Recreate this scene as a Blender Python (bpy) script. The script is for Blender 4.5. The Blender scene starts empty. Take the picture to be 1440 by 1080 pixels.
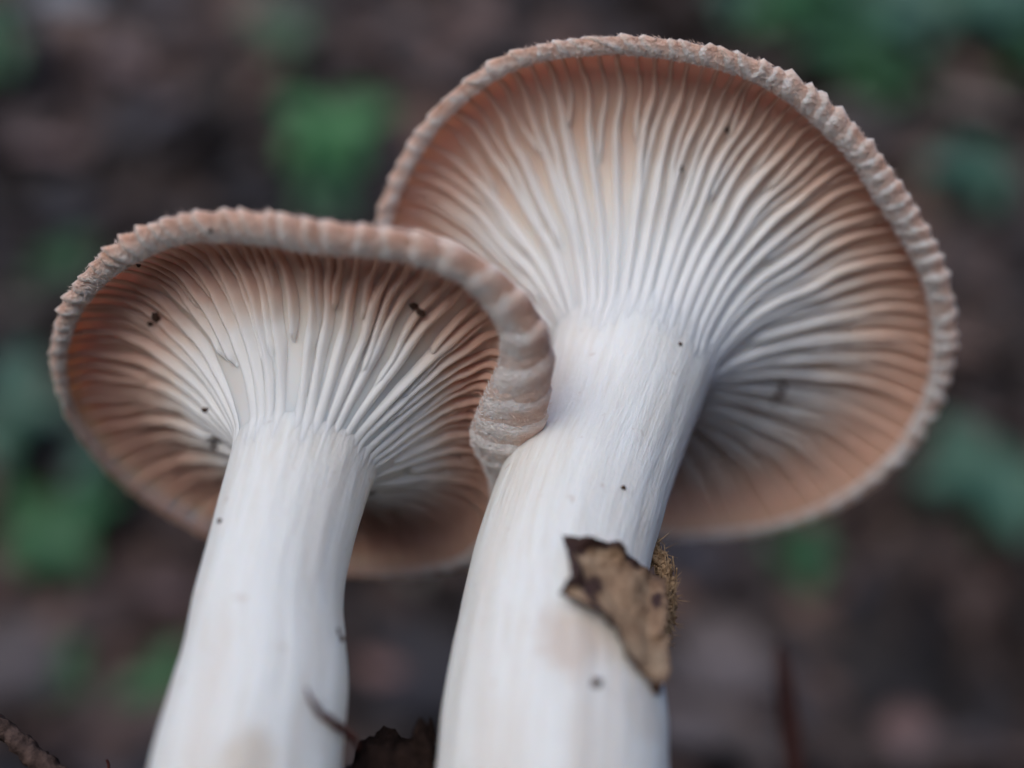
import bpy, bmesh, math, random
import numpy as np
from mathutils import Vector, noise
from mathutils.bvhtree import BVHTree

# ------------------------------------------------------------------ camera
PITCH = math.radians(20.0)
CAM = np.array([0.0, 0.0, 12.0])                 # centimetres
FWD = np.array([0, math.cos(PITCH), -math.sin(PITCH)])
UPV = np.array([0, math.sin(PITCH), math.cos(PITCH)])
RGT = np.array([1.0, 0, 0])
sc = bpy.context.scene
col = sc.collection
cd = bpy.data.cameras.new('camera')
cam = bpy.data.objects.new('camera', cd)
col.objects.link(cam)
cam.location = CAM * .01
cam.rotation_euler = (math.radians(90) - PITCH, 0, 0)
cd.lens = 32; cd.sensor_width = 36; cd.clip_start = .002; cd.clip_end = 200
cd.dof.use_dof = True
cd.dof.focus_distance = .096
cd.dof.aperture_fstop = 4.7
sc.camera = cam

# ------------------------------------------------------------------ light
SUN_EL, SUN_AZ = math.radians(50), math.radians(215)   # azimuth clockwise from +Y; behind the camera, a bit to the left
w = bpy.data.worlds.new('World'); sc.world = w; w.use_nodes = True
nt = w.node_tree
sky = nt.nodes.new('ShaderNodeTexSky'); sky.sky_type = 'NISHITA'; sky.sun_disc = False
sky.sun_elevation = SUN_EL; sky.sun_rotation = SUN_AZ
sky.air_density = 1.0; sky.dust_density = 1.1; sky.ozone_density = 0.8
nt.links.new(sky.outputs[0], nt.nodes['Background'].inputs[0])
nt.nodes['Background'].inputs[1].default_value = .14
sd = bpy.data.lights.new('sun', 'SUN'); sd.energy = 0.85; sd.angle = math.radians(50); sd.color = (1, .95, .89)
sun = bpy.data.objects.new('sun', sd); col.objects.link(sun)
sdir = Vector((math.sin(SUN_AZ) * math.cos(SUN_EL), math.cos(SUN_AZ) * math.cos(SUN_EL), math.sin(SUN_EL)))
sun.rotation_euler = (-sdir).to_track_quat('-Z', 'Y').to_euler()
sun.location = sdir * 3
vs = sc.view_settings
vs.view_transform = 'Standard'; vs.look = 'None'; vs.gamma = 1; vs.exposure = 0.88
sc.cycles.use_denoising = True
sc.cycles.max_bounces = 10; sc.cycles.diffuse_bounces = 6

# ------------------------------------------------------------------ helpers
rnd = random.Random(11)
def ccam(x, y, z): return CAM + RGT * x + UPV * y + FWD * z       # camera frame -> world, cm
def at(px, py, z): return ccam((px - 720) * z / 1280, (540 - py) * z / 1280, z)
def proj(P):
    d = np.asarray(P) - CAM
    z = d @ FWD
    return 720 + 1280 * (d @ RGT) / z, 540 - 1280 * (d @ UPV) / z
def pn(x, y, z=0.0): return noise.noise(Vector((x, y, z)))
def sstep(a, b, x):
    t = np.clip((x - a) / (b - a), 0, 1); return t * t * (3 - 2 * t)
def empty(name, base):
    o = bpy.data.objects.new(name, None); col.objects.link(o)
    o.location = Vector(np.asarray(base) * .01); o.empty_display_size = .01
    return o
def mesh(name, V, F, mat, parent=None, attrs=None, smooth=True, base=None):
    """V in world centimetres. attrs: name -> per-vertex float or 3-vector"""
    V = np.asarray(V, float)
    if parent is not None: o0 = np.array(parent['base_cm'])
    elif base is not None: o0 = np.asarray(base, float)
    else: o0 = np.array([(V[:, 0].min() + V[:, 0].max()) / 2, (V[:, 1].min() + V[:, 1].max()) / 2, V[:, 2].min()])
    me = bpy.data.meshes.new(name)
    me.from_pydata(((V - o0) * .01).tolist(), [], [tuple(int(i) for i in f) for f in F])
    if smooth: me.shade_smooth()
    for k, a in (attrs or {}).items():
        a = np.asarray(a, float)
        if a.ndim == 1:
            at_ = me.attributes.new(k, 'FLOAT', 'POINT'); at_.data.foreach_set('value', a)
        else:
            at_ = me.attributes.new(k, 'FLOAT_VECTOR', 'POINT'); at_.data.foreach_set('vector', a.ravel())
    me.materials.append(mat)
    o = bpy.data.objects.new(name, me); col.objects.link(o)
    if parent is not None: o.parent = parent
    else: o.location = Vector(o0 * .01)
    return o
def group_base(e, base): e['base_cm'] = [float(v) for v in base]
def tag(o, label, cat, group=None):
    o['label'] = label; o['category'] = cat
    if group: o['group'] = group
def grid_faces(n, m, wrap_m=False, off=0):
    F = []
    mm = m if wrap_m else m - 1
    for i in range(n - 1):
        for j in range(mm):
            k = (j + 1) % m
            F.append((off + i * m + j, off + i * m + k, off + (i + 1) * m + k, off + (i + 1) * m + j))
    return F
def catmull(P, n):
    P = np.asarray(P, float)
    Q = np.vstack([2 * P[0] - P[1], P, 2 * P[-1] - P[-2]])
    out = []
    segs = len(P) - 1
    for i in range(n):
        u = i / (n - 1) * segs; k = min(int(u), segs - 1); t = u - k
        a, b, c, d = Q[k], Q[k + 1], Q[k + 2], Q[k + 3]
        out.append(.5 * ((2 * b) + (c - a) * t + (2 * a - 5 * b + 4 * c - d) * t * t + (3 * b - a - 3 * c + d) * t ** 3))
    return np.array(out)
def tube(path, rad, m=10, rough=0.0, seed=0, freq=2.0, cap_ends=True):
    """rings along path; returns V, F"""
    path = np.asarray(path); n = len(path)
    T = np.gradient(path, axis=0); T /= np.linalg.norm(T, axis=1)[:, None]
    ref = np.array([0.3, 1, .2]); V = []
    N = ref - T[0] * (ref @ T[0]); N /= np.linalg.norm(N)
    for i in range(n):
        N = N - T[i] * (N @ T[i]); N /= np.linalg.norm(N)
        B = np.cross(T[i], N)
        for j in range(m):
            a = 2 * math.pi * j / m
            r = rad[i]
            d = N * math.cos(a) + B * math.sin(a)
            if rough:
                q = (path[i] + d * r) * freq
                r *= 1 + rough * (pn(q[0] + seed, q[1], q[2]) + .5 * pn(q[0] * 2.3, q[1] * 2.3 + seed, q[2] * 2.3))
            V.append(path[i] + d * r)
    F = grid_faces(n, m, True)
    if cap_ends:
        F.append(tuple(range(m))[::-1]); F.append(tuple(range((n - 1) * m, n * m)))
    return np.array(V), F

# ------------------------------------------------------------------ materials
def new_mat(name):
    m = bpy.data.materials.new(name); m.use_nodes = True
    t = m.node_tree; b = t.nodes['Principled BSDF']
    return m, t, b, t.nodes.new, t.links.new
def N_attr(t, name):
    n = t.nodes.new('ShaderNodeAttribute'); n.attribute_name = name; return n
def N_noise(t, vec, scale, detail=4, rough=.6):
    n = t.nodes.new('ShaderNodeTexNoise'); n.inputs['Scale'].default_value = scale
    n.inputs['Detail'].default_value = detail; n.inputs['Roughness'].default_value = rough
    if vec is not None: t.links.new(vec, n.inputs['Vector'])
    return n
def N_ramp(t, fac, stops):
    n = t.nodes.new('ShaderNodeValToRGB'); e = n.color_ramp.elements
    while len(e) < len(stops): e.new(.5)
    for k, (p, c) in enumerate(stops):
        e[k].position = p; e[k].color = (*c, 1) if len(c) == 3 else c
    t.links.new(fac, n.inputs[0]); return n
def N_mix(t, fac, a, b, mode='MIX'):
    n = t.nodes.new('ShaderNodeMix'); n.data_type = 'RGBA'; n.blend_type = mode
    for s, v in ((n.inputs[0], fac), (n.inputs[6], a), (n.inputs[7], b)):
        if isinstance(v, (int, float)): s.default_value = v
        elif isinstance(v, tuple): s.default_value = (*v, 1)
        else: t.links.new(v, s)
    return n.outputs[2]
def N_math(t, op, a, b=0.0):
    n = t.nodes.new('ShaderNodeMath'); n.operation = op
    for s, v in ((n.inputs[0], a), (n.inputs[1], b)):
        if isinstance(v, (int, float)): s.default_value = v
        else: t.links.new(v, s)
    return n.outputs[0]
def N_bump(t, b, h, strength, dist):
    n = t.nodes.new('ShaderNodeBump'); n.inputs['Strength'].default_value = strength
    n.inputs['Distance'].default_value = dist
    t.links.new(h, n.inputs['Height']); t.links.new(n.outputs[0], b.inputs['Normal'])
def objco(t):
    return t.nodes.new('ShaderNodeTexCoord').outputs['Object']
def sss(b, wgt, rad, scale):
    b.inputs['Subsurface Weight'].default_value = wgt
    b.inputs['Subsurface Radius'].default_value = rad
    b.inputs['Subsurface Scale'].default_value = scale

# cap skin: pinkish tan felt, whitish bloom towards the rolled margin
MS, t, b, _, L = new_mat('cap_skin')
co = objco(t)
n1 = N_noise(t, co, 420, 5, .65); n2 = N_noise(t, co, 1900, 3, .6)
fr = N_attr(t, 'frost').outputs['Fac']
f = N_math(t, 'ADD', fr, N_math(t, 'MULTIPLY', N_math(t, 'SUBTRACT', n1.outputs[0], .5), 1.1))
c = N_ramp(t, f, [(0, (.58, .30, .20)), (.28, (.78, .49, .37)), (.66, (.84, .64, .54)), (1, (.87, .79, .74))]).outputs[0]
c = N_mix(t, .2, c, N_ramp(t, n2.outputs[0], [(.3, (.5, .5, .5)), (.7, (1, 1, 1))]).outputs[0], 'MULTIPLY')
L(c, b.inputs['Base Color']); b.inputs['Roughness'].default_value = .95
b.inputs['Specular IOR Level'].default_value = .1
b.inputs['Sheen Weight'].default_value = .25; b.inputs['Sheen Roughness'].default_value = .6
sss(b, .35, (1, .6, .45), .002)
N_bump(t, b, N_math(t, 'ADD', n2.outputs[0], n1.outputs[0]), .7, .0006)

MF, t, b, _, L = new_mat('skin_fibre')
b.inputs['Base Color'].default_value = (.84, .66, .56, 1); b.inputs['Roughness'].default_value = .9
b.inputs['Specular IOR Level'].default_value = .1

MW, t, b, _, L = new_mat('white_fibre')
b.inputs['Base Color'].default_value = (.82, .79, .78, 1); b.inputs['Roughness'].default_value = .9
b.inputs['Specular IOR Level'].default_value = .1
# gills: cream; warm shade near the margin painted in as peach
MG, t, b, _, L = new_mat('gill')
co = objco(t)
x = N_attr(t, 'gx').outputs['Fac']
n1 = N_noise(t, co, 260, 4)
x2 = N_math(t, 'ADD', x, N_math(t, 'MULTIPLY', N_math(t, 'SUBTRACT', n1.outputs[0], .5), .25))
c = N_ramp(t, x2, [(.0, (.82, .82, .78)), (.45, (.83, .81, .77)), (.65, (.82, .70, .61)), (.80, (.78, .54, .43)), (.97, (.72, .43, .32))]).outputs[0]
L(c, b.inputs['Base Color']); b.inputs['Roughness'].default_value = .6
b.inputs['Specular IOR Level'].default_value = .25
sss(b, .5, (1, .85, .7), .0014)
N_bump(t, b, n1.outputs[0], .25, .0005)

MFL, t, b, _, L = new_mat('cap_flesh')
L(N_ramp(t, N_attr(t, 'gx').outputs['Fac'], [(.0, (.82, .80, .76)), (.15, (.81, .76, .70)), (.35, (.80, .68, .58)), (.65, (.77, .52, .40)), (1, (.73, .43, .31))]).outputs[0], b.inputs['Base Color']); b.inputs['Roughness'].default_value = .7  # tan flesh, with warm shade of the hollow margin put into the ramp
b.inputs['Specular IOR Level'].default_value = .2
sss(b, .7, (1, .65, .5), .0028)

# stem: white, long silky fibres, faint buff stains
def stem_mat(name, stains):
    m, t, b, _, L = new_mat(name)
    p = N_attr(t, 'sp').outputs['Vector']          # (cos, sin) * radius, length / 9
    n1 = N_noise(t, p, 2.2, 5, .6); n2 = N_noise(t, p, 9, 5, .65); n3 = N_noise(t, p, 26, 3, .6)
    c = N_ramp(t, n2.outputs[0], [(.25, (.72, .69, .62)), (.5, (.80, .80, .755)), (.75, (.82, .83, .80))]).outputs[0]
    c = N_mix(t, N_math(t, 'MULTIPLY', N_ramp(t, n1.outputs[0], [(.52, (0, 0, 0)), (.75, (1, 1, 1))]).outputs[0], .6), c, (.70, .62, .53))
    q = objco(t)
    n4 = N_noise(t, q, 900, 3, .6)
    c = N_mix(t, N_math(t, 'MULTIPLY', N_ramp(t, N_noise(t, q, 700, 2, .4).outputs[0], [(.70, (0, 0, 0)), (.76, (1, 1, 1))]).outputs[0], .3), c, (.46, .34, .26))
    geo = t.nodes.new('ShaderNodeNewGeometry').outputs['Position']
    for (P, r, colr, amt) in stains:
        d = t.nodes.new('ShaderNodeVectorMath'); d.operation = 'DISTANCE'
        L(geo, d.inputs[0]); d.inputs[1].default_value = tuple(np.asarray(P) * .01)
        v = N_math(t, 'ADD', N_math(t, 'DIVIDE', d.outputs['Value'], r * .01), N_math(t, 'MULTIPLY', N_math(t, 'SUBTRACT', N_noise(t, q, 260, 3).outputs[0], .5), .9))
        k = N_ramp(t, v, [(.55, (1, 1, 1)), (1.0, (0, 0, 0))]).outputs[0]
        c = N_mix(t, N_math(t, 'MULTIPLY', k, amt), c, colr)
    L(c, b.inputs['Base Color']); b.inputs['Roughness'].default_value = .55
    b.inputs['Specular IOR Level'].default_value = .3
    sss(b, .35, (1, .7, .5), .0025)
    N_bump(t, b, N_math(t, 'ADD', N_math(t, 'ADD', n2.outputs[0], N_math(t, 'MULTIPLY', n3.outputs[0], .5)), N_math(t, 'MULTIPLY', n4.outputs[0], .45)), .38, .0007)
    return m

def simple(name, c1, c2, scale, rough=.9, bump=.5, dist=.0006, spec=.2):
    m, t, b, _, L = new_mat(name)
    n = N_noise(t, objco(t), scale, 5, .65)
    L(N_ramp(t, n.outputs[0], [(.3, c1), (.7, c2)]).outputs[0], b.inputs['Base Color'])
    b.inputs['Roughness'].default_value = rough; b.inputs['Specular IOR Level'].default_value = spec
    N_bump(t, b, n.outputs[0], bump, dist)
    return m
MSOIL = simple('soil', (.008, .005, .004), (.035, .02, .015), 500, 1, .8, .002, .1)
MGROUND = simple('forest_ground', (.012, .009, .008), (.06, .042, .036), 60, 1, .8, .004, .1)
MSPECK = simple('dirt', (.03, .017, .012), (.11, .06, .042), 2500, .9, .5, .0003)
MBARK = simple('bark', (.02, .012, .010), (.11, .07, .055), 900, .95, .9, .0006)
MROOT = simple('rootlet', (.035, .009, .007), (.085, .022, .016), 1200, .7, .5, .0003)
MSTALK = simple('dead_stalk', (.025, .010, .009), (.07, .028, .022), 300, .8)
MFUZZ = simple('rotten_fibre', (.16, .09, .045), (.42, .29, .17), 900, 1, .6, .0005, .1)
MPALE = simple('mycelium', (.6, .57, .55), (.75, .72, .72), 900, 1, .5, .0004, .1)

# ------------------------------------------------------------------ ground
def ground_z(x, y):
    # a brink the mushrooms grow on, a gully beyond it, its far bank, and unseen banks added behind and beside to block low sky
    sp = lambda d, k: k * np.logaddexp(0, d / k)
    z = 5.2 - 1.06 * sp(y - 6.6, .8) + 1.06 * sp(y - 37, 3.0) + .60 * sp(y - 40, 3.0)
    z = z + .6 * sp(-y - 18, 4.0)  # unseen rise behind the camera, put in to cut low sky light
    f = np.maximum(np.abs(x) - 45 - .45 * np.maximum(y, 0), 0)
    z = z + .7 * f - .7 * 6 * (1 - np.exp(-f / 6))  # unseen side rises, also added to hold back low light
    return np.where(z > 260, 260 + 30 * np.tanh((z - 260) / 200), z)
def ground_full(x, y):
    z = float(ground_z(np.float64(x), np.float64(y)))
    k = min(1, max(0, (y - 18) / 14))
    return z + k * (2.4 * pn(x * .05, y * .05, 3.1) + .9 * pn(x * .17, y * .17, 7.7)) + .12 * pn(x * 1.7, y * 1.7, 1.3)
def axis_vals(lo, hi, step_mid, far):
    a = list(np.arange(lo, hi + .01, step_mid))
    s, x, up = step_mid, hi, []
    while x < far: s *= 1.35; x += s; up.append(x)
    s, x, dn = step_mid, lo, []
    while x > -far: s *= 1.35; x -= s; dn.append(x)
    return dn[::-1] + a + up
gx = axis_vals(-50, 50, 1.0, 4000); gy = axis_vals(-12, 120, 1.0, 4000)
GV = [(x, y, ground_full(x, y)) for y in gy for x in gx]
g = mesh('ground', GV, grid_faces(len(gy), len(gx)), MGROUND, base=(0, 0, 0)); g['kind'] = 'structure'
def on_ground(px, py):
    """where the sight line through that point of the photograph meets the ground"""
    d = at(px, py, 1.0) - CAM
    s = 9.0
    while s < 900:
        P = CAM + d * s
        if P[2] < ground_full(P[0], P[1]): return P
        s += .25
    return P

def to_ground(P, step=.4, sink=.5):
    P = [np.asarray(p, float) for p in P]
    d = P[-1] - P[-2]; d /= np.linalg.norm(d)
    for _ in range(60):
        if P[-1][2] < ground_full(P[-1][0], P[-1][1]) - sink: break
        d = d + np.array([0, 0, -.06]); d /= np.linalg.norm(d)
        P.append(P[-1] + d * step)
    return P

# ------------------------------------------------------------------ mushrooms
RIGHT_C = [(530,305),(548,255),(575,200),(610,155),(655,112),(705,80),(760,62),(820,55),(870,50),(940,56),(1000,65),(1060,82),(1100,100),(1150,130),(1190,165),(1225,200),(1255,245),(1285,290),(1310,335),(1330,385),(1340,430),(1342,480),(1335,530),(1315,580),(1285,630),(1245,670),(1195,705),(1140,730),(1070,750),(1000,757),(930,758),(860,745),(790,715),(720,665),(650,600),(590,520),(550,430),(533,360)]
LEFT_C = [(75,490),(85,440),(105,400),(135,365),(160,345),(200,322),(250,305),(330,298),(400,302),(470,312),(540,320),(600,333),(650,350),(700,378),(740,415),(768,455),(777,495),(775,540),(768,590),(755,645),(745,700),(710,765),(665,798),(640,805),(580,812),(490,806),(420,798),(350,782),(285,752),(220,715),(165,675),(125,630),(95,580),(80,530)]
def inside(pt, poly):
    x, y = pt; r = False; j = len(poly) - 1
    for i in range(len(poly)):
        xi, yi = poly[i]; xj, yj = poly[j]
        if (yi > y) != (yj > y) and x < (xj - xi) * (y - yi) / (yj - yi) + xi: r = not r
        j = i
    return r

class Cap:
    def __init__(s, cpx, z, tilt, phi, contour, E, rs, h0, groove, tube_r, dome, seed):
        s.C = at(cpx[0], cpx[1], z); s.seed = seed
        t, ph = math.radians(tilt), math.radians(phi)
        d = (-math.sin(ph), -math.cos(ph))
        def w_(x, y, zz): return RGT * x + UPV * y + FWD * zz
        s.down = w_(math.sin(t) * d[0], math.sin(t) * d[1], -math.cos(t))     # along the stem, away from the cap top
        s.u = w_(math.cos(ph), -math.sin(ph), 0)
        s.v = w_(-math.cos(t) * d[0], -math.cos(t) * d[1], -math.sin(t))
        s.E, s.rs, s.h0, s.groove, s.dome = E, rs, h0, groove, dome
        s.n = 360
        R = []
        for i in range(s.n):
            th = 2 * math.pi * i / s.n
            lo, hi = .5, 6
            for _ in range(30):
                m = (lo + hi) / 2
                if inside(proj(s.C + m * (math.cos(th) * s.u + math.sin(th) * s.v)), contour): lo = m
                else: hi = m
            R.append(lo)
        R = np.array(R); k = np.exp(-(np.arange(-10, 11) / 4.5) ** 2); k /= k.sum()
        s.Rt = np.convolve(np.concatenate([R[-10:], R, R[:10]]), k, 'valid')
        s.tube_f = tube_r
    def R(s, th):
        u = (th / (2 * math.pi) % 1) * s.n; i = int(u) % s.n; f = u - int(u)
        return s.Rt[i] * (1 - f) + s.Rt[(i + 1) % s.n] * f
    def pos(s, qx, qy, h): return s.C + s.u * qx + s.v * qy + s.down * h
    def tr(s, th): return s.tube_f(th) * (1 + .08 * pn(math.cos(th) * 3, math.sin(th) * 3, s.seed))
    def hw(s, th): return .07 * pn(math.cos(th) * 1.6 + s.seed, math.sin(th) * 1.6, 4.2)
    def roll(s, th, al, off=0.0):
        t = s.tr(th); r = s.R(th) - t + (t + off) * math.cos(al); h = s.hw(th) + (.5 * t + off) * math.sin(al)
        return s.pos(r * math.cos(th), r * math.sin(th), h)
    def gill_edge(s, x): return s.h0 * max(1 - x, 0) ** 2.5 - s.groove * x ** 1.5 * (1 - x ** 7)
    def gill_deep(s, x): return .025 + .125 * min(1, max(x, 0) / .35) ** .8 * (1 - .80 * sstep(.45, .92, x))
    def q(s, th, x):
        ex, ey = s.E
        nx, ny = ex + s.rs * math.cos(th), ey + s.rs * math.sin(th)
        rg = s.R(th) - 1.7 * s.tr(th)
        return nx + (rg * math.cos(th) - nx) * x, ny + (rg * math.sin(th) - ny) * x
    def under(s, th, x, h): 
        a, b_ = s.q(th, x); return s.pos(a, b_, h + s.hw(th) * sstep(.4, 1, x))

def bare(cap, th): return 1 - .9 * float(sstep(.085, .05, cap.tr(th))) if cap is capL else 1.0
def build_mushroom(cap, stem_pts, stem_rad, label, nfull, wavy, seed, smat, scale_pitch, tan):
    r_ = random.Random(seed)
    base = np.array(stem_pts[-1], float)
    base[2] = ground_full(base[0], base[1])
    root = empty('mushroom', base); group_base(root, base)
    tag(root, label, 'mushroom', None)
    hits = []
    # --- stem
    ex, ey = cap.E
    P = [cap.pos(ex, ey, -.35), cap.pos(ex, ey, cap.h0 * .55)] + list(stem_pts)
    rad = [cap.rs * .92, cap.rs * 1.06] + list(stem_rad)
    n, m = 150, 128
    path = catmull(P, n); rr = catmull(np.array(rad)[:, None], n)[:, 0]
    T = np.gradient(path, axis=0); ln = np.linalg.norm(T, axis=1); T /= ln[:, None]
    S = np.cumsum(ln)
    FR = []
    V, A = [], []
    Nn = RGT - T[0] * (RGT @ T[0]); Nn /= np.linalg.norm(Nn)
    for i in range(n):
        Nn = Nn - T[i] * (Nn @ T[i]); Nn /= np.linalg.norm(Nn); B = np.cross(T[i], Nn); FR.append(T[i])
        for j in range(m):
            a = 2 * math.pi * j / m; ca, sa = math.cos(a), math.sin(a)
            k = 1 + .020 * pn(ca * 1.1 + seed, sa * 1.1, S[i] * .5) + .016 * pn(ca * 4.5, sa * 4.5 + seed, S[i] * .30) \
                + .008 * pn(ca * 13, sa * 13, S[i] * .5 + seed) + .006 * pn(ca * 3.0, sa * 3.0, S[i] * 3.0 + seed)
            V.append(path[i] + (Nn * ca + B * sa) * rr[i] * k)
            A.append((ca * rr[i], sa * rr[i] + seed, S[i] / 9))
    F = grid_faces(n, m, True); F.append(tuple(range((n - 1) * m, n * m)))
    mesh('stem', V, F, smat, root, {'sp': A})
    hits.append((V, F))
    H = (path - cap.pos(ex, ey, 0)) @ cap.down
    i_neck = int(np.argmax(H > cap.h0))
    def on_stem(th, down_cm, off):
        k = np.interp(S[i_neck] + down_cm, S, np.arange(n)); i = min(int(k), n - 2); f = k - i
        c = path[i] * (1 - f) + path[i + 1] * f; T_ = FR[i]; r = rr[i] * (1 - f) + rr[i + 1] * f
        d = cap.u * math.cos(th) + cap.v * math.sin(th); d = d - T_ * (d @ T_); d /= np.linalg.norm(d)
        return c + d * (r + off)
    # --- skin: rolled margin and dome
    nth = 300
    al = np.radians(np.linspace(205, -60, 22)); V, A = [], []
    nd = 16
    rows = len(al) + nd
    for k, a in enumerate(al):
        for j in range(nth):
            th = 2 * math.pi * j / nth
            sc_ = .012 * pn(math.cos(th) * 22, math.sin(th) * 22, a * 1.2 + seed)
            V.append(cap.roll(th, a, sc_))
            A.append((.2 + .55 * float(sstep(math.radians(20), math.radians(120), a))) * bare(cap, th))
    for k in range(1, nd + 1):
        u = k / nd
        for j in range(nth):
            th = 2 * math.pi * j / nth; t0 = cap.tr(th)
            r1 = cap.R(th) - t0 + t0 * math.cos(al[-1]); h1 = cap.hw(th) + .5 * t0 * math.sin(al[-1])
            r = r1 * (1 - u) ** 1.0; h = h1 - (cap.dome + h1) * (1 - (1 - u) ** 2.3) + .02 * pn(r * math.cos(th) * 6, r * math.sin(th) * 6, seed)
            V.append(cap.pos(r * math.cos(th), r * math.sin(th), h)); A.append(.15)
    F = grid_faces(rows, nth, True)
    VS, FS, AS = V, F, A; hits.append((V, F))
    # --- flesh between the gills
    nx = 26; V, A = [], []
    for i in range(nx):
        x = -.02 + 1.06 * i / (nx - 1)
        for j in range(240):
            th = 2 * math.pi * j / 240
            wb = float(sstep(-.02, .16, x))
            pt = cap.under(th, x, cap.gill_edge(min(x, 1)) - cap.gill_deep(x))
            if wb < 1: pt = pt * wb + on_stem(th, -x * .5, -.012) * (1 - wb)
            V.append(pt); A.append(x)
    F = grid_faces(nx, 240, True); hits.append((V, F))
    o0 = len(VS)
    capo = mesh('cap', VS + V, FS + [tuple(i + o0 for i in f) for f in F], MS, root, {'frost': AS + [.3] * len(V), 'gx': [1.0] * o0 + A}); group_base(capo, base)
    capo.data.materials.append(MFL)
    for p_ in capo.data.polygons[len(FS):]: p_.material_index = 1
    # --- gills, one mesh each
    def gill(th0, x0, x1, hs, merge=0.0, wav=1.0, thick=1.0):
        nn = max(10, int(44 * (x1 - x0))); V, A = [], []
        s1, s2, lean = r_.uniform(0, 99), r_.uniform(.7, 1.3), r_.uniform(-.05, .05)
        cs = ((-1.3, -.25), (-1.05, .18), (-.72, .66), (-.3, .98), (.3, .98), (.72, .66), (1.05, .18), (1.3, -.25))
        for i in range(nn):
            u = i / (nn - 1); x = x0 + (x1 - x0) * u
            th = th0 + .085 * wav * sstep(.0, .3, x) * (pn(math.cos(th0) * 2.2, math.sin(th0) * 2.2, x * 3.2 + seed)) \
                + .022 * wav * s2 * pn(s1, x * 7) * sstep(0, .25, x) + merge * (1 - u) ** 3
            tb = (.052 + .020 * x - .028 * x * x) * thick * (.9 + .35 * pn(s1 + 5, x * 5)) * (1 - .25 * sstep(.7, 1, x))
            if x < .0:                                  # runs down on to the stem as a fading ridge
                f = 1 - x / x0
                for (lo, hf) in cs:
                    V.append(on_stem(th + lo * tb * (.3 + .7 * f) / cap.rs, -x * 2.4, -.025 + .037 * f ** .8 + .022 * f * (hf - 1))); A.append(0)
                continue
            wb = float(sstep(-.02, .22, x))
            he = cap.gill_edge(x); dp = cap.gill_deep(x) * hs
            end = min(1, (u * (nn - 1) + .15) / 3.2) if x0 > .05 else 1
            end *= min(1, ((1 - u) * (nn - 1) + .5) / 3)
            f0 = he - cap.gill_deep(x)
            tb *= .55 + .45 * end
            qx, qy = cap.q(th, x); rl = math.hypot(qx - cap.E[0], qy - cap.E[1])
            for (lo, hf) in cs:
                hh = f0 + dp * (hf * end if hf > 0 else hf) + .02 * pn(s1, x * 9, 2) * max(hf, 0)
                pt = cap.under(th + (lo * tb + lean * max(hf, 0) * dp * 3) / max(rl, .3), x, hh)
                if wb < 1 and x0 < 0: pt = pt * wb + on_stem(th + lo * tb / cap.rs, -x * .5, .012 + .022 * (hf - 1)) * (1 - wb)
                V.append(pt); A.append(x + tan * float(sstep(.1, .5, x)))  # offset brings the painted margin shade further in on the small cap
        F = grid_faces(nn, 8); F += [tuple(range(8)), tuple(range((nn - 1) * 8, nn * 8))[::-1]]
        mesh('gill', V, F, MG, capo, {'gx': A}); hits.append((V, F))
    step = 2 * math.pi / nfull
    for k in range(nfull):
        th = (k + r_.uniform(-.16, .16)) * step
        kind = r_.random()
        gill(th, -r_.uniform(.08, .22) if kind < .9 else r_.uniform(.08, .25), 1.03, r_.uniform(.85, 1.12), 0, wavy, r_.uniform(.85, 1.15))
        x0 = r_.choice((.15, .25, .35, .45, .58)) + r_.uniform(-.06, .06)
        gill(th + step * .5, x0, 1.03, r_.uniform(.55, .9), r_.choice((-1, 1)) * step * r_.uniform(.2, .45), wavy, r_.uniform(.65, .85))
    # --- overlapping felted scales round the margin
    V0 = []
    th = 0.0
    while th < 2 * math.pi - .02:
        pitch = scale_pitch(th) * r_.uniform(.75, 1.25); slant = r_.gauss(.12, .25) * pitch
        wd = pitch * r_.uniform(1.25, 1.5)
        lift = r_.uniform(.018, .045) * min(1.1, cap.tr(th) / .12); s1 = r_.uniform(0, 99)
        a0, a1 = math.radians(r_.uniform(165, 195)), math.radians(r_.uniform(-50, -20))
        na, nt_ = 9, 6; V, A = [], []
        for i in range(na):
            u = i / (na - 1); a = a0 + (a1 - a0) * u
            env = math.sin(math.pi * min(1, max(0, u * .96 + .02))) ** .5
            for j in range(nt_):
                v = j / (nt_ - 1)
                tt = th + wd * (v - .15) + slant * (u - .5) * 2 + .25 * pitch * pn(u * 3, s1) + .10 * pitch * pn(u * 9, s1, v * 3)
                saw = (-.02 + (lift + .022) * (min(v / .8, 1)) ** 1.3) if v < .95 else -.03
                tip = (.035 if cap.tr(th) < .25 else .012) * lift / .03 * math.exp(-((a - .15) / .35) ** 2) * v * (1 if v < .95 else .5)
                V.append(cap.roll(tt, a, (saw * env - .012 * (1 - env)) + tip + .006 * pn(s1, u * 8, v * 6)))
                A.append(bare(cap, tt) * (.28 + .95 * float(sstep(math.radians(30), math.radians(130), a)) + .22 * v * r_.uniform(.6, 1.2) - .08 + (.25 if v > .7 else -.10)))
        mesh('scale', V, grid_faces(na, nt_), MS, capo, {'frost': A})
        th += pitch
    # --- felt fibres standing off the margin
    V, F = [], []
    for k in range(3200):
        th = r_.uniform(0, 2 * math.pi)
        if bare(cap, th) < .5 * r_.random(): continue
        a = math.radians(r_.uniform(-50, 200))
        p = cap.roll(th, a, .012)
        nrm = cap.roll(th, a, .1) - p; nrm /= np.linalg.norm(nrm)
        tg = cap.roll(th + .02, a, .012) - p; tg /= np.linalg.norm(tg)
        bn = np.cross(nrm, tg)
        dr = tg * r_.gauss(.55, .5) + nrm * r_.uniform(.1, .75) + bn * r_.gauss(0, .6); dr /= np.linalg.norm(dr)
        ln_ = r_.uniform(.025, .07) * min(1, .4 + cap.tr(th) / .25); wd = r_.uniform(.0025, .0045)
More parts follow.
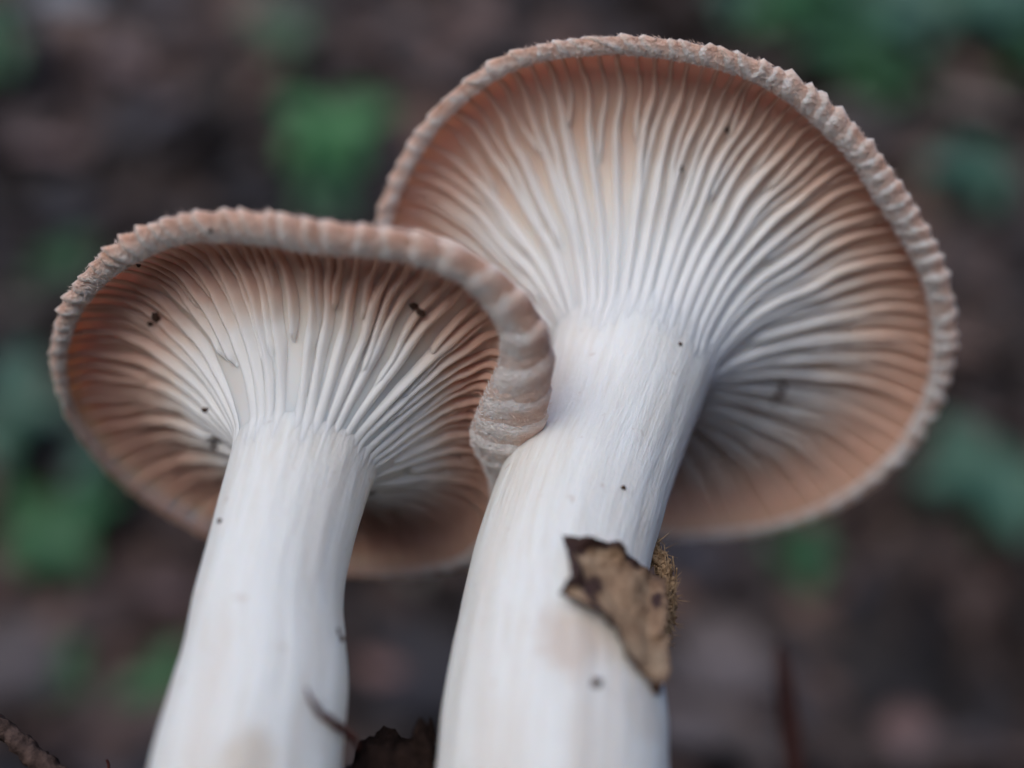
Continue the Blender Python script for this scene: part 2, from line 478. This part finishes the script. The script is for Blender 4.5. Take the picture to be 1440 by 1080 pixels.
        e = np.cross(dr, nrm + .1); e /= np.linalg.norm(e); e2 = np.cross(dr, e)
        tip = p + dr * ln_ + np.array([r_.gauss(0, 1), r_.gauss(0, 1), r_.gauss(0, 1)]) * .008
        i0 = len(V); V += [p + e * wd, p - e * .5 * wd + e2 * wd, p - e * .5 * wd - e2 * wd, tip]
        F += [(i0, i0 + 1, i0 + 3), (i0 + 1, i0 + 2, i0 + 3), (i0 + 2, i0, i0 + 3)]
    fz = mesh('felt_fibres', V, F, MF, capo, smooth=False); fz['kind'] = 'stuff'
    V, F = [], []
    for k in range(3500):                                 # whitish fringe hanging over the gill ends
        th = r_.uniform(0, 2 * math.pi)
        if bare(cap, th) < r_.random(): continue
        a = math.radians(r_.gauss(160, 22))
        p = cap.roll(th, a, .008)
        nrm = cap.roll(th, a, .1) - p; nrm /= np.linalg.norm(nrm)
        inw = cap.roll(th, a + .15, .008) - p; inw /= np.linalg.norm(inw)
        tg = np.cross(nrm, inw)
        dr = inw * r_.uniform(.5, 1) + nrm * r_.uniform(.0, .45) + tg * r_.gauss(0, .45); dr /= np.linalg.norm(dr)
        cl = .6 + .8 * max(0, pn(math.cos(th) * 25, math.sin(th) * 25, seed + 5.5))
        ln_ = r_.uniform(.03, .09) * cl * min(1.2, .3 + cap.tr(th) / .2); wd = r_.uniform(.004, .008)
        e = np.cross(dr, nrm + .1); e /= np.linalg.norm(e); e2 = np.cross(dr, e)
        i0 = len(V); V += [p + e * wd, p - e * .5 * wd + e2 * wd, p - e * .5 * wd - e2 * wd, p + dr * ln_]
        F += [(i0, i0 + 1, i0 + 3), (i0 + 1, i0 + 2, i0 + 3), (i0 + 2, i0, i0 + 3)]
    fz = mesh('margin_fringe', V, F, MW, capo, smooth=False); fz['kind'] = 'stuff'
    VV, FF, o = [], [], 0
    for V, F in hits:
        VV += [Vector(v) for v in V]; FF += [tuple(int(i) + o for i in f) for f in F]; o = len(VV)
    del root['base_cm'], capo['base_cm']
    return root, BVHTree.FromPolygons(VV, FF)

def ang(th): return math.atan2(math.sin(th), math.cos(th))
def tube_right(th):          # theta 0 = image right, 90 = image top
    d = ang(th - math.radians(25))
    g = ang(th - math.radians(280))
    return .088 + .065 * math.exp(-(d / 1.0) ** 2) - .03 * math.exp(-(g / .9) ** 2)
def tube_left(th):
    d = ang(th - math.radians(5)); e = ang(th - math.radians(85)); f = ang(th - math.radians(255))
    d = ang(th - math.radians(11)); return .11 + .27 * math.exp(-(d / .55) ** 2) + .075 * math.exp(-(e / .8) ** 2) - .07 * math.exp(-(f / 1.0) ** 2)

capR = Cap((936, 405), 11.5, 35, 12, RIGHT_C, (-.28, -.45), 1.0, .95, .32, tube_right, 1.6, 3.3)
capL = Cap((425, 555), 10.3, 47, 17, LEFT_C, (.32, -.06), .82, .75, .33, tube_left, 1.35, 8.1)
def stem_from(rows):
    P = [at(x, y, z) for x, y, z, hw in rows]; rd = [hw * z / 1280 for x, y, z, hw in rows]
    Q = to_ground(P)
    return Q, rd + [rd[-1] * (1 + .02 * k) for k in range(1, len(Q) - len(P) + 1)]
SR = stem_from([(889,505,10.98,113),(849,620,10.45,110),(816,700,10.0,118),(788,800,9.55,124),(784,900,9.15,142),(780,1000,8.8,157),(776,1080,8.55,162),(772,1220,8.2,170)])
SL = stem_from([(431,640,9.86,101),(410,710,9.5,99),(390,790,9.15,99),(379,850,8.95,104),(375,905,8.78,111),(369,965,8.6,121),(348,1075,8.3,131),(332,1200,8.05,138)])
msR = stem_mat('stem_white_large', [(at(800, 905, 8.2), .42, (.62, .50, .40), .7), (at(905, 1000, 8.1), .35, (.66, .60, .52), .5)])
msL = stem_mat('stem_white_small', [(at(350, 1065, 7.5), .32, (.60, .50, .38), .6), (at(468, 1045, 7.9), .22, (.55, .50, .38), .5), (at(262, 930, 8.6), .2, (.55, .42, .28), .6)])
mR, bvR = build_mushroom(capR, SR[0], SR[1], 'large pale mushroom with a brown leaf scrap stuck on its thick white stem', 50, .32, 3, msR, lambda th: .072, 0.0)
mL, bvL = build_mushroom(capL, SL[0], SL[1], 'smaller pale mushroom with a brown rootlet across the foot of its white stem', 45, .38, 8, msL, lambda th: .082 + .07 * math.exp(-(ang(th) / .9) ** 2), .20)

def cast(bv, px, py):
    d = Vector(at(px, py, 1.0) - CAM).normalized()
    h = bv.ray_cast(Vector(CAM), d)
    return (np.array(h[0]), np.array(h[1]) * (-1 if h[1].dot(d) > 0 else 1)) if h[0] else (None, None)

# ------------------------------------------------------------------ bits of dirt on the mushrooms
def crumb(bv, px, py, rx, ry, label, name='dirt_crumb', group=None, mat=None, rot=0.0):
    p, nrm = cast(bv, px, py)
    if p is None: return
    z = (p - CAM) @ FWD; k = z / 1280
    bm = bmesh.new(); bmesh.ops.create_icosphere(bm, subdivisions=3, radius=1)
    s = px * .37 + py * .11; V = []
    ca, sa = math.cos(rot), math.sin(rot)
    e1 = RGT * ca + UPV * sa; e2 = -RGT * sa + UPV * ca
    for v in bm.verts:
        c = v.co; f = 1 + .55 * pn(c.x * 1.3 + s, c.y * 1.3, c.z * 1.3) + .3 * pn(c.x * 3.1, c.y * 3.1 + s, c.z * 3.1)
        V.append(p + nrm * .3 * min(rx, ry) * k + (e1 * c.x * rx + e2 * c.y * ry + FWD * c.z * min(rx, ry) * .8) * k * f)
    F = [[v.index for v in f.verts] for f in bm.faces]; bm.free()
    o = mesh(name, V, F, mat or MSPECK); tag(o, label, 'dirt', group)
crumb(bvL, 583, 430, 6, 5, 'black dirt crumb, upper one of a close pair on the small cap gills')
crumb(bvL, 592, 439, 7, 4.5, 'black dirt crumb, lower one of a close pair on the small cap gills', rot=-.6)
crumb(bvL, 219, 447, 5, 6, 'dark crumb on the outer gills of the small mushroom, far from its stem')
crumb(bvL, 211, 456, 4, 3, 'tiny brown crumb just beside the dark crumb on the small cap')
crumb(bvL, 289, 577, 4.5, 3.5, 'small dark crumb on a pale gill beside the small mushroom stem')
crumb(bvL, 303, 629, 5, 4.5, 'dark crumb in the shaded gills at the small stem edge')
crumb(bvL, 297, 324, 3.5, 3.5, 'tiny black crumb on the woolly margin of the small cap')
crumb(bvL, 194, 373, 3.2, 2.6, 'tiny dark crumb where the small cap margin meets its gills')
crumb(bvL, 479, 899, 5, 4, 'dark crumb on the edge of the small white stem')
crumb(bvL, 475, 888, 2.6, 5, 'thin brown crumb above a dark one on the small stem', rot=.3)
crumb(bvL, 310, 733, 4, 3.2, 'brown crumb high on the small stem below its gills')
crumb(bvR, 1095, 549, 10, 6.5, 'large dark crumb wedged between gills of the large cap', rot=.6)
crumb(bvR, 1089, 563, 4, 4, 'small brown crumb below the large dark one on large cap')
crumb(bvR, 1022, 182, 3.6, 3.2, 'tiny dark crumb on the outer gills of the large cap')
crumb(bvR, 957, 237, 3, 4.5, 'thin dark crumb lying between gills of the large cap')
crumb(bvR, 838, 961, 7.5, 6.5, 'round reddish brown crumb on the large stem below the leaf scrap')
crumb(bvR, 876, 686, 3.6, 2.8, 'tiny dark crumb on the large stem above the leaf scrap')
crumb(bvR, 956, 484, 2.8, 2.4, 'tiny grey crumb near the top of the large white stem')
crumb(bvR, 918, 968, 12, 8, 'dark crumb at the lower tip of the leaf scrap', rot=-.3)

# rootlet on the small stem
pp = []
for (px, py, o_) in [(431, 968, .0), (436, 988, .03), (448, 1006, .05), (463, 1017, .06), (476, 1027, .06), (486, 1040, .04), (489, 1062, .02)]:
    p, nrm = cast(bvL, px, py)
    if p is None: p = pp[-1] + (at(px, py, 8.4) - at(pp_px[0], pp_px[1], 8.4)) + FWD * .12; nrm = -FWD
    pp_px = (px, py); pp.append(p + nrm * o_)
path = catmull(pp, 40)
rd = np.interp(np.linspace(0, 1, 40), [0, .15, .5, .8, 1], [.012, .022, .036, .034, .02])
V, F = tube(path, rd, 10, .5, 4, 12)
o = mesh('rootlet', V, F, MROOT); tag(o, 'curved reddish brown rootlet stuck to the small white stem', 'root')

# leaf scrap on the large stem
LEAF = [(791,768),(826,772),(862,774),(884,792),(910,815),(926,822),(930,850),(926,885),(918,915),(921,945),(912,966),(893,948),(868,926),(853,900),(838,882),(812,862),(783,846),(803,826),(799,800)]
bm = bmesh.new()
xs, ys = [p[0] for p in LEAF], [p[1] for p in LEAF]
pts = {}
st = 6
VL, FL, AL = [], [], []
def leaf_edge_dist(x, y):
    best = 1e9
    for i in range(len(LEAF)):
        (x1, y1), (x2, y2) = LEAF[i], LEAF[(i + 1) % len(LEAF)]
        t_ = max(0, min(1, ((x - x1) * (x2 - x1) + (y - y1) * (y2 - y1)) / ((x2 - x1) ** 2 + (y2 - y1) ** 2)))
        best = min(best, math.hypot(x - x1 - t_ * (x2 - x1), y - y1 - t_ * (y2 - y1)))
    return best
vs_ = [bm.verts.new((x, y, 0)) for x, y in LEAF]
bm.faces.new(vs_); bmesh.ops.triangulate(bm, faces=bm.faces[:])
for _ in range(4):
    bmesh.ops.subdivide_edges(bm, edges=[e for e in bm.edges if e.calc_length() > 7], cuts=1)
    bmesh.ops.triangulate(bm, faces=bm.faces[:])
prev = None
order = sorted(bm.verts, key=lambda v: v.co.x)
Pm = {}
for v in order:
    x, y = v.co.x, v.co.y
    p, nrm = cast(bvR, min(x, 905 if y < 900 else 915), y)
    ex_ = max(0, x - 905)
    p = p + RGT * ex_ * 9.0 / 1280 + FWD * (ex_ / 25) ** 1.5 * .12
    d = leaf_edge_dist(x, y)
    lift = .05 + .05 * pn(x * .03, y * .03, 2) + .17 * sstep(16, 0, d) * (1 if x < 870 else .3) * (.55 + .9 * abs(pn(x * .045, y * .045, 8))) + .05 * sstep(20, 0, abs((x - 820) * .5 - (y - 830) * .1 + pn(y * .05, 1) * 8))
    Pm[v.index] = (p + nrm * lift, d)
bm.verts.index_update()
o_idx = [v.index for v in bm.verts]
Vt = np.array([Pm[i][0] for i in o_idx]); D = np.array([Pm[i][1] for i in o_idx])
Ft = [[v.index for v in f.verts] for f in bm.faces]
dark = []
for v in bm.verts:
    x, y = v.co.x, v.co.y
    e_ = sstep(11, 2, leaf_edge_dist(x, y)) * (1.0 if x < 890 else .4)
    vein = sstep(10, 2, abs((x - 800) - (y - 815) * .62 - 8 + 7 * pn(y * .06, 3))) * (1 if 800 < y < 900 else .2)
    spot = sstep(20, 8, math.hypot((x - 832) * .9, y - 828)) * .6 + sstep(16, 5, math.hypot(x - 810, y - 778)) * .9 + sstep(14, 4, math.hypot(x - 806, y - 826))*.9
    spot += sstep(11, 3, math.hypot(x - 916, (y - 848) * .6)) * .8
    dark.append(min(1, max(e_, vein, spot)))
bm.free()
nb = FWD * .025
nV = len(Vt)
V2 = np.vstack([Vt, Vt + nb])
from collections import Counter
ec = Counter()
for f_ in Ft:
    for a_, b_ in zip(f_, f_[1:] + f_[:1]): ec[tuple(sorted((a_, b_)))] += 1
F2 = Ft + [[i + nV for i in f_[::-1]] for f_ in Ft] + [[a_, b_, b_ + nV, a_ + nV] for (a_, b_), c_ in ec.items() if c_ == 1]
ML, t, b, _, L = new_mat('dry_leaf')
n1 = N_noise(t, objco(t), 350, 5); n2 = N_noise(t, objco(t), 1500, 4)
c = N_ramp(t, n1.outputs[0], [(.3, (.17, .09, .045)), (.5, (.33, .205, .115)), (.72, (.46, .33, .21))]).outputs[0]
dk = N_math(t, 'ADD', N_attr(t, 'dark').outputs['Fac'], N_math(t, 'MULTIPLY', N_math(t, 'SUBTRACT', n2.outputs[0], .5), .5))
c = N_mix(t, N_ramp(t, dk, [(.2, (0, 0, 0)), (.6, (1, 1, 1))]).outputs[0], c, (.045, .018, .012))
L(c, b.inputs['Base Color']); b.inputs['Roughness'].default_value = .65
N_bump(t, b, n2.outputs[0], .5, .0006)
o = mesh('leaf_scrap', V2, F2, ML, None, {'dark': dark + dark}); tag(o, 'torn brown dry leaf scrap with dark edges stuck to the large stem', 'leaf')

def fibre_clump(pts, n, ln, wd, mat, name, label, cat, seed):
    r_ = random.Random(seed); V, F = [], []
    pts = np.asarray(pts)
    for k in range(n):
        i = r_.randrange(len(pts)); c = pts[i] + np.array([r_.gauss(0, 1), r_.gauss(0, 1), r_.gauss(0, 1)]) * .05
        d = RGT * r_.uniform(-.25, 1) + UPV * r_.gauss(0, .8) + FWD * r_.gauss(0, .5); d /= np.linalg.norm(d)
        l_ = ln * r_.uniform(.4, 1.2); bend = np.array([r_.gauss(0, 1) for _ in range(3)]) * l_ * .35
        pa = np.array([c - d * l_ * .4, c + bend * .4, c + d * l_ * .6 + bend])
        v, f = tube(catmull(pa, 5), np.array([1, 1, .9, .7, .3]) * wd * r_.uniform(.5, 1.4), 4)
        F += [tuple(q + len(V) for q in ff) for ff in f]; V += list(v)
    # a crumbly body under the fibres
    for i in range(len(pts)):
        bm = bmesh.new(); bmesh.ops.create_icosphere(bm, subdivisions=3, radius=1)
        o0 = len(V)
        for v in bm.verts:
            c = v.co; f_ = .085 * (1 + .7 * pn(c.x * 2 + i, c.y * 2, c.z * 2 + seed) + .4 * pn(c.x * 6, c.y * 6 + i, c.z * 6))
            V.append(pts[i] + np.array(c) * f_)
        F += [tuple(v.index + o0 for v in f.verts) for f in bm.faces]; bm.free()
    o = mesh(name, V, F, mat, smooth=True); tag(o, label, cat); return o
def stem_side(py, px, z): return at(px, py, z)
fibre_clump([at(917, 772, 9.62), at(925, 786, 9.6), at(934, 802, 9.55), at(938, 820, 9.5), at(938, 840, 9.45), at(937, 860, 9.4), at(932, 880, 9.32), at(924, 900, 9.22), at(926, 830, 9.4), at(926, 855, 9.35)], 700, .15, .006, MFUZZ,
            'bark_crumble', 'crumbly fibrous tan bark bit clinging beside the leaf scrap', 'bark', 5)
crumb(bvR, 921, 938, 10, 17, 'small white mould tuft at the lower leaf scrap edge', 'mould_tuft', None, MPALE)

# ------------------------------------------------------------------ things at the foot
def lump(name, centre, rad, label, cat, mat, seed, rough=.5, sub=5):
    bm = bmesh.new(); bmesh.ops.create_icosphere(bm, subdivisions=sub, radius=1); V = []
    for v in bm.verts:
        c = v.co; f = 1 + rough * pn(c.x * 1.4 + seed, c.y * 1.4, c.z * 1.4) + rough * .5 * pn(c.x * 3.6, c.y * 3.6 + seed, c.z * 3.6) + rough * .3 * pn(c.x * 9, c.y * 9, c.z * 9 + seed)
        V.append(np.asarray(centre) + np.array((c.x * rad[0], c.y * rad[1], c.z * rad[2])) * f)
    F = [[v.index for v in f.verts] for f in bm.faces]; bm.free()
    o = mesh(name, V, F, mat); tag(o, label, cat); return o
c0 = at(552, 1128, 8.9)
lump('soil_clod', c0 - np.array([0, 0, .35]), (.62, .7, 1.05), 'dark wet soil clod lodged between the two white stems', 'soil', MSOIL, 2.2, .28)
c1 = at(602, 1085, 9.0)
lump('soil_clod', c1 - np.array([0, 0, .5]), (.2, .32, 1.0), 'small black soil clod leaning against the large white stem', 'soil', MSOIL, 6.1, .28)
pa = [at(-60, 975, 9.7), at(0, 1022, 9.55), at(40, 1055, 9.45), at(85, 1098, 9.3), at(150, 1160, 9.1), at(215, 1235, 8.9)]; pa = to_ground(pa, .4, .1)
path = catmull(pa, 70); V, F = tube(path, np.interp(np.linspace(0, 1, 70), [0, .5, 1], [.085, .1, .13]), 16, .45, 3, 9)
o = mesh('twig', V, F, MBARK); tag(o, 'thin dark rough twig slanting up beside the small mushroom', 'twig')
for (px, py, h_, lb) in ((150, 1068, 30, 'short dark rootlet tip beside the small stem'),):
    V, F = tube(catmull(to_ground([at(px, py, 9.4), at(px + 3, py + 12, 9.4), at(px + 1, py + 60, 9.3), at(px - 4, py + 140, 9.2)], .3, .1), 16), np.linspace(.012, .03, 16), 8, .4, 2, 8)
    o = mesh('rootlet', V, F, MROOT); tag(o, 'short thin dark rootlet standing between the twig and small stem', 'root')
gp = on_ground(1118, 1079)
zb = (gp - CAM) @ FWD
zz = 14.5
pa = [at(1096, 905, zz), at(1102, 950, zz - .1), at(1110, 1020, zz - .2), at(1118, 1085, zz - .3)]
d_ = pa[-1] - pa[-2]
for _ in range(12):
    if pa[-1][2] < ground_full(pa[-1][0], pa[-1][1]) - .2: break
    pa.append(pa[-1] + d_)
path = catmull(pa, 40); V, F = tube(path, np.interp(np.linspace(0, 1, 40), [0, .1, .4, 1], [.05, .11, .17, .2]), 10, .2, 1, 3)
o = mesh('dead_stalk', V, F, MSTALK); tag(o, 'blurred dark reddish dead stalk standing behind the large stem', 'stalk')

# ------------------------------------------------------------------ forest floor behind
MLIT, t, b, _, L = new_mat('litter')
cv = N_attr(t, 'tint').outputs['Color']
n1 = N_noise(t, objco(t), 90, 4)
L(N_mix(t, .5, cv, N_ramp(t, n1.outputs[0], [(.3, (.45, .45, .45)), (.7, (1, 1, 1))]).outputs[0], 'MULTIPLY'), b.inputs['Base Color'])
b.inputs['Roughness'].default_value = .8
def leaf_blade(length, width, curl, fold, n=9, m=5, droop=0.0, lobes=0.0, seed=0.0):
    """leaf lying in xy along +x from the origin, cm, as a thin closed sheet"""
    V = []
    for i in range(n):
        u = i / (n - 1); w_ = width * .5 * (math.sin(math.pi * u ** .8) ** .75 if 0 < u < 1 else .03) * (1 + lobes * math.sin(u * 22 + seed))
        for j in range(m):
            v = (j / (m - 1) - .5) * 2
            V.append((length * u, w_ * v, fold * abs(v) * w_ + curl * math.sin(math.pi * u) * length - droop * u * u * length + .05 * width * pn(u * 4, v * 2, seed)))
    V = np.array(V); F = grid_faces(n, m); k = len(V)
    V2 = np.vstack([V, V - np.array([0, 0, .03])])
    rim = [i for i in range(m)] + [i * m + m - 1 for i in range(1, n)] + [(n - 1) * m + j for j in range(m - 2, -1, -1)] + [i * m for i in range(n - 2, 0, -1)]
    F2 = F + [tuple(i + k for i in f[::-1]) for f in F] + [(rim[q], rim[(q + 1) % len(rim)], rim[(q + 1) % len(rim)] + k, rim[q] + k) for q in range(len(rim))]
    return V2, F2
def rotm(rz, ry, rx):
    cz, sz, cy, sy, cx, sx = math.cos(rz), math.sin(rz), math.cos(ry), math.sin(ry), math.cos(rx), math.sin(rx)
    return np.array([[cz, -sz, 0], [sz, cz, 0], [0, 0, 1]]) @ np.array([[cy, 0, sy], [0, 1, 0], [-sy, 0, cy]]) @ np.array([[1, 0, 0], [0, cx, -sx], [0, sx, cx]])
def slope_frame(x, y):
    e = .6
    nx = -(ground_full(x + e, y) - ground_full(x - e, y)) / (2 * e); ny = -(ground_full(x, y + e) - ground_full(x, y - e)) / (2 * e)
    n_ = np.array([nx, ny, 1]); n_ /= np.linalg.norm(n_)
    ax = np.array([1, 0, 0]) - n_ * n_[0]; ax /= np.linalg.norm(ax)
    return np.column_stack([ax, np.cross(n_, ax), n_])
TINTS = [(.11, .062, .048), (.15, .088, .068), (.08, .05, .041), (.055, .038, .034), (.19, .12, .095), (.12, .095, .09), (.06, .05, .055), (.04, .028, .022)]
V, F, A = [], [], []
for k in range(3400):
    y = 24 + 120 * rnd.random(); x = rnd.uniform(-1, 1) * (12 + .78 * y)
    ln_ = rnd.uniform(5, 11); v, f = leaf_blade(ln_, ln_ * rnd.uniform(.4, .7), rnd.uniform(-.12, .16), rnd.uniform(-.1, .35), 6, 4, 0, .08, k)
    M = slope_frame(x, y) @ rotm(rnd.uniform(0, 6.28), rnd.gauss(0, .3), rnd.gauss(0, .4))
    v = v - np.array([ln_ / 2, 0, 0])
    v = v @ M.T + np.array([x, y, ground_full(x, y) + rnd.uniform(.1, 1.2)])
    pz = pn(x * .06, y * .06, 9.3)
    tn = np.array(rnd.choice(TINTS)) * rnd.uniform(.5, 1.0) * (.55 if pz < -.15 else 1.25 if pz > .18 else 1)   # rotten dark drifts, fresher pale drifts
    o0 = len(V); V += list(v); F += [tuple(q + o0 for q in ff) for ff in f]; A += [tn] * len(v)
o = mesh('leaf_litter', V, F, MLIT, None, {'tint': np.array(A)}, base=(0, 30, 5)); o['kind'] = 'stuff'
tag(o, 'blurred brown fallen leaves covering the dark forest floor', 'leaf litter')

def floor_leaf(px, py, size_px, tint, label, group=None, tilt=.0):
    p = on_ground(px, py); z = (p - CAM) @ FWD
    ln_ = size_px * 2.0 * z / 1280
    v, f = leaf_blade(ln_, ln_ * .62, .08, .15, 10, 6, 0, .05, px)
    # the leaf leans up on the litter, its face turned to the open side of the slope
    M = slope_frame(p[0], p[1]) @ rotm(rnd.uniform(-.6, .6) + (3.1 if rnd.random() < .5 else 0), rnd.gauss(0, .15), 0) 
    v = (v - np.array([ln_ / 2, 0, 0])) @ rotm(0, 0, .45 + tilt).T @ M.T
    n_ = slope_frame(p[0], p[1])[:, 2]
    v = v + p + n_ * 2.0
    lo = min((q[2] - ground_full(q[0], q[1])) for q in v)
    v = v - n_ * max(0, lo - .9)
    o = mesh('fallen_leaf', v, f, MLIT, None, {'tint': np.array([tint] * len(v))}); tag(o, label, 'leaf', group)
PK, GR, TN = (.19, .115, .10), (.23, .23, .25), (.20, .155, .125)
G1 = 'blurred pinkish brown leaves on the forest floor'
PINK = ['blurred pinkish leaf just above the woolly margin of the small cap', 'blurred broad pinkish leaf above the dark green seedling at the small cap', 'blurred dull brown leaf lying below the pale grey leaf', 'blurred pinkish brown leaf beside the olive seedling and the large cap rim', 'blurred pink leaf showing between the two white stems above the soil clod', 'blurred brown leaf lying behind the dark dead stalk', 'blurred round pink leaf beyond the dark dead stalk', 'blurred pinkish leaf at the small stem edge above a green seedling', 'blurred pinkish leaf between the twig and the small white stem']
for k, (px, py, s_, tn) in enumerate([(305, 225, 52, (.26, .155, .135)), (70, 245, 70, (.22, .14, .125)), (175, 110, 60, (.17, .11, .10)), (690, 60, 55, (.21, .135, .115)), (540, 990, 60, (.25, .14, .125)),
                         (1130, 985, 60, (.18, .115, .10)), (1265, 1050, 50, (.24, .145, .13)), (245, 850, 50, (.20, .125, .115)), (180, 1040, 45, (.21, .14, .12))]):
    floor_leaf(px, py, s_, tn, PINK[k], G1)
floor_leaf(95, 18, 55, (.26, .28, .30), 'blurred pale grey leaf on the forest floor, far above the small cap')
floor_leaf(600, 845, 60, (.24, .23, .21), 'blurred pale grey leaf seen between the two stems under the small cap')
floor_leaf(1425, 825, 45, (.19, .185, .22), 'blurred lilac grey leaf beyond the lower margin of the large cap')
floor_leaf(1330, 175, 85, (.24, .19, .155), 'blurred wide tan leaf beside the upper margin of the large cap')
floor_leaf(30, 455, 50, (.17, .15, .125), 'blurred dull tan leaf beside the edge of the small cap')
floor_leaf(850, 40, 30, (.15, .15, .15), 'blurred small grey leaf just over the top of the large cap')

def green_mat(name, c):
    return simple(name, tuple(v * .75 for v in c), c, 120, .5, .3, .001, .4)
MGR = [green_mat('leaf_bright', (.055, .19, .055)), green_mat('leaf_teal', (.045, .115, .07)), green_mat('leaf_dark', (.03, .10, .035)), green_mat('leaf_olive', (.07, .12, .055)), green_mat('leaf_mid', (.035, .125, .04))]
MSTEM = simple('green_stalk', (.06, .10, .04), (.09, .13, .05), 200)
def seedling(px, py, size_px, nleaf, mat, label, group=None, spread=1.0, seed=0):
    r_ = random.Random(seed); p = on_ground(px, py + size_px * .5)
    z = (p - CAM) @ FWD; k = z / 1280; s_ = size_px * k
    c = at(px, py, z) - FWD * min(4.0, s_ * .6)
    base = np.array([c[0] + r_.uniform(-.4, .4), c[1] + s_ * .2, 0]); base[2] = ground_full(base[0], base[1]) - .1
    root = empty('seedling', base); group_base(root, base)
    tag(root, label, 'plant', group)
    top = c + np.array([0, 0, s_ * .1])
    V, F = tube(catmull([base, (base + top) / 2 + np.array([r_.uniform(-.2, .2), 0, .1]), top], 10), np.linspace(.20, .12, 10), 8)
    mesh('stalk', V, F, MSTEM, root)
    for i in range(2 * nleaf + 1):
        az = 2 * math.pi * (i + r_.uniform(-.3, .3)) / nleaf * 1.09 - .5
        ln_ = s_ * r_.uniform(.75, 1.15) * spread * (1 if i < nleaf else .72)
        v, f = leaf_blade(ln_, ln_ * r_.uniform(.6, .8), .06, .2, 9, 5, r_.uniform(.05, .25), .03, i + seed)
        M = rotm(az, -r_.uniform(-.15, .3), r_.gauss(0, .2))
        # the rosette faces the open, downhill side
        M = rotm(0, 0, r_.uniform(.45, .75)) @ M
        v = v @ M.T + top - M[:, 0] * .04 - (top - base) * (0 if i < nleaf else .3)
        mesh('leaf', v, f, mat, root)
    del root['base_cm']
GG = 'green seedlings on the forest floor'
specs = [
 (468, 205, 62, 5, 0, 'bright green seedling between the two caps, blurred', None),
 (455, 270, 45, 3, 2, 'dark green low seedling right under the bright green one', None),
 (405, 70, 45, 4, 3, 'olive green seedling above the bright green one', None),
 (105, 740, 58, 5, 4, 'bright green seedling below the shaded edge of the small cap', None),
 (55, 575, 65, 4, 1, 'broad blue green blurred seedling beside the edge of the small cap', GG + ' near small cap'),
 (150, 640, 40, 3, 1, 'little blue green seedling between the small cap and bright green seedling', GG + ' near small cap'),
 (235, 955, 42, 4, 4, 'green seedling behind the lower small stem', None),
 (110, 950, 35, 3, 2, 'dark green faint seedling above the twig', None),
 (95, 380, 42, 4, 2, 'dark green seedling at the outer margin of small cap', None),
 (5, 70, 60, 4, 2, 'very dark green seedling near the pale grey leaf', None),
 (1095, 25, 55, 5, 4, 'mid green blurred plant over the large cap, next to the small grey one', None),
 (1185, 85, 55, 4, 2, 'dark green blurred plant close to the upper margin of the large cap', None),
 (1270, 35, 60, 5, 1, 'blue green blurred plant next to the mid green one over the large cap', GG + ' above the large cap'),
 (1390, 45, 65, 5, 1, 'blue green blurred plant among the leafy patch over the large cap', GG + ' above the large cap'),
 (1335, 5, 55, 5, 1, 'blue green blurred plant among the leafy patch over the large cap', GG + ' above the large cap'),
 (1160, 5, 50, 5, 2, 'dark green blurred plant behind the mid green one over the large cap', None),
 (1020, 12, 32, 4, 1, 'small blue green blurred plant just over the rim of the large cap', None),
 (1240, 130, 45, 4, 2, 'dark green blurred plant between the leafy patch and the tan leaf', None),
 (1430, 95, 50, 4, 2, 'dark green blurred plant over the tan leaf beside the large cap', None),
 (1345, 255, 50, 4, 1, 'blue green seedling beside the large cap, below the tan leaf', None),
 (1345, 665, 70, 5, 1, 'blue green seedling beside the lower margin of the large cap', None),
 (1110, 775, 42, 4, 2, 'dark green seedling under the lower margin of the large cap', None),
]
for i, (px, py, s_, nl, mi, lb, gr) in enumerate(specs):
    seedling(px, py, s_ * 1.5, nl, MGR[mi], lb, gr, 1.0, i + 40)
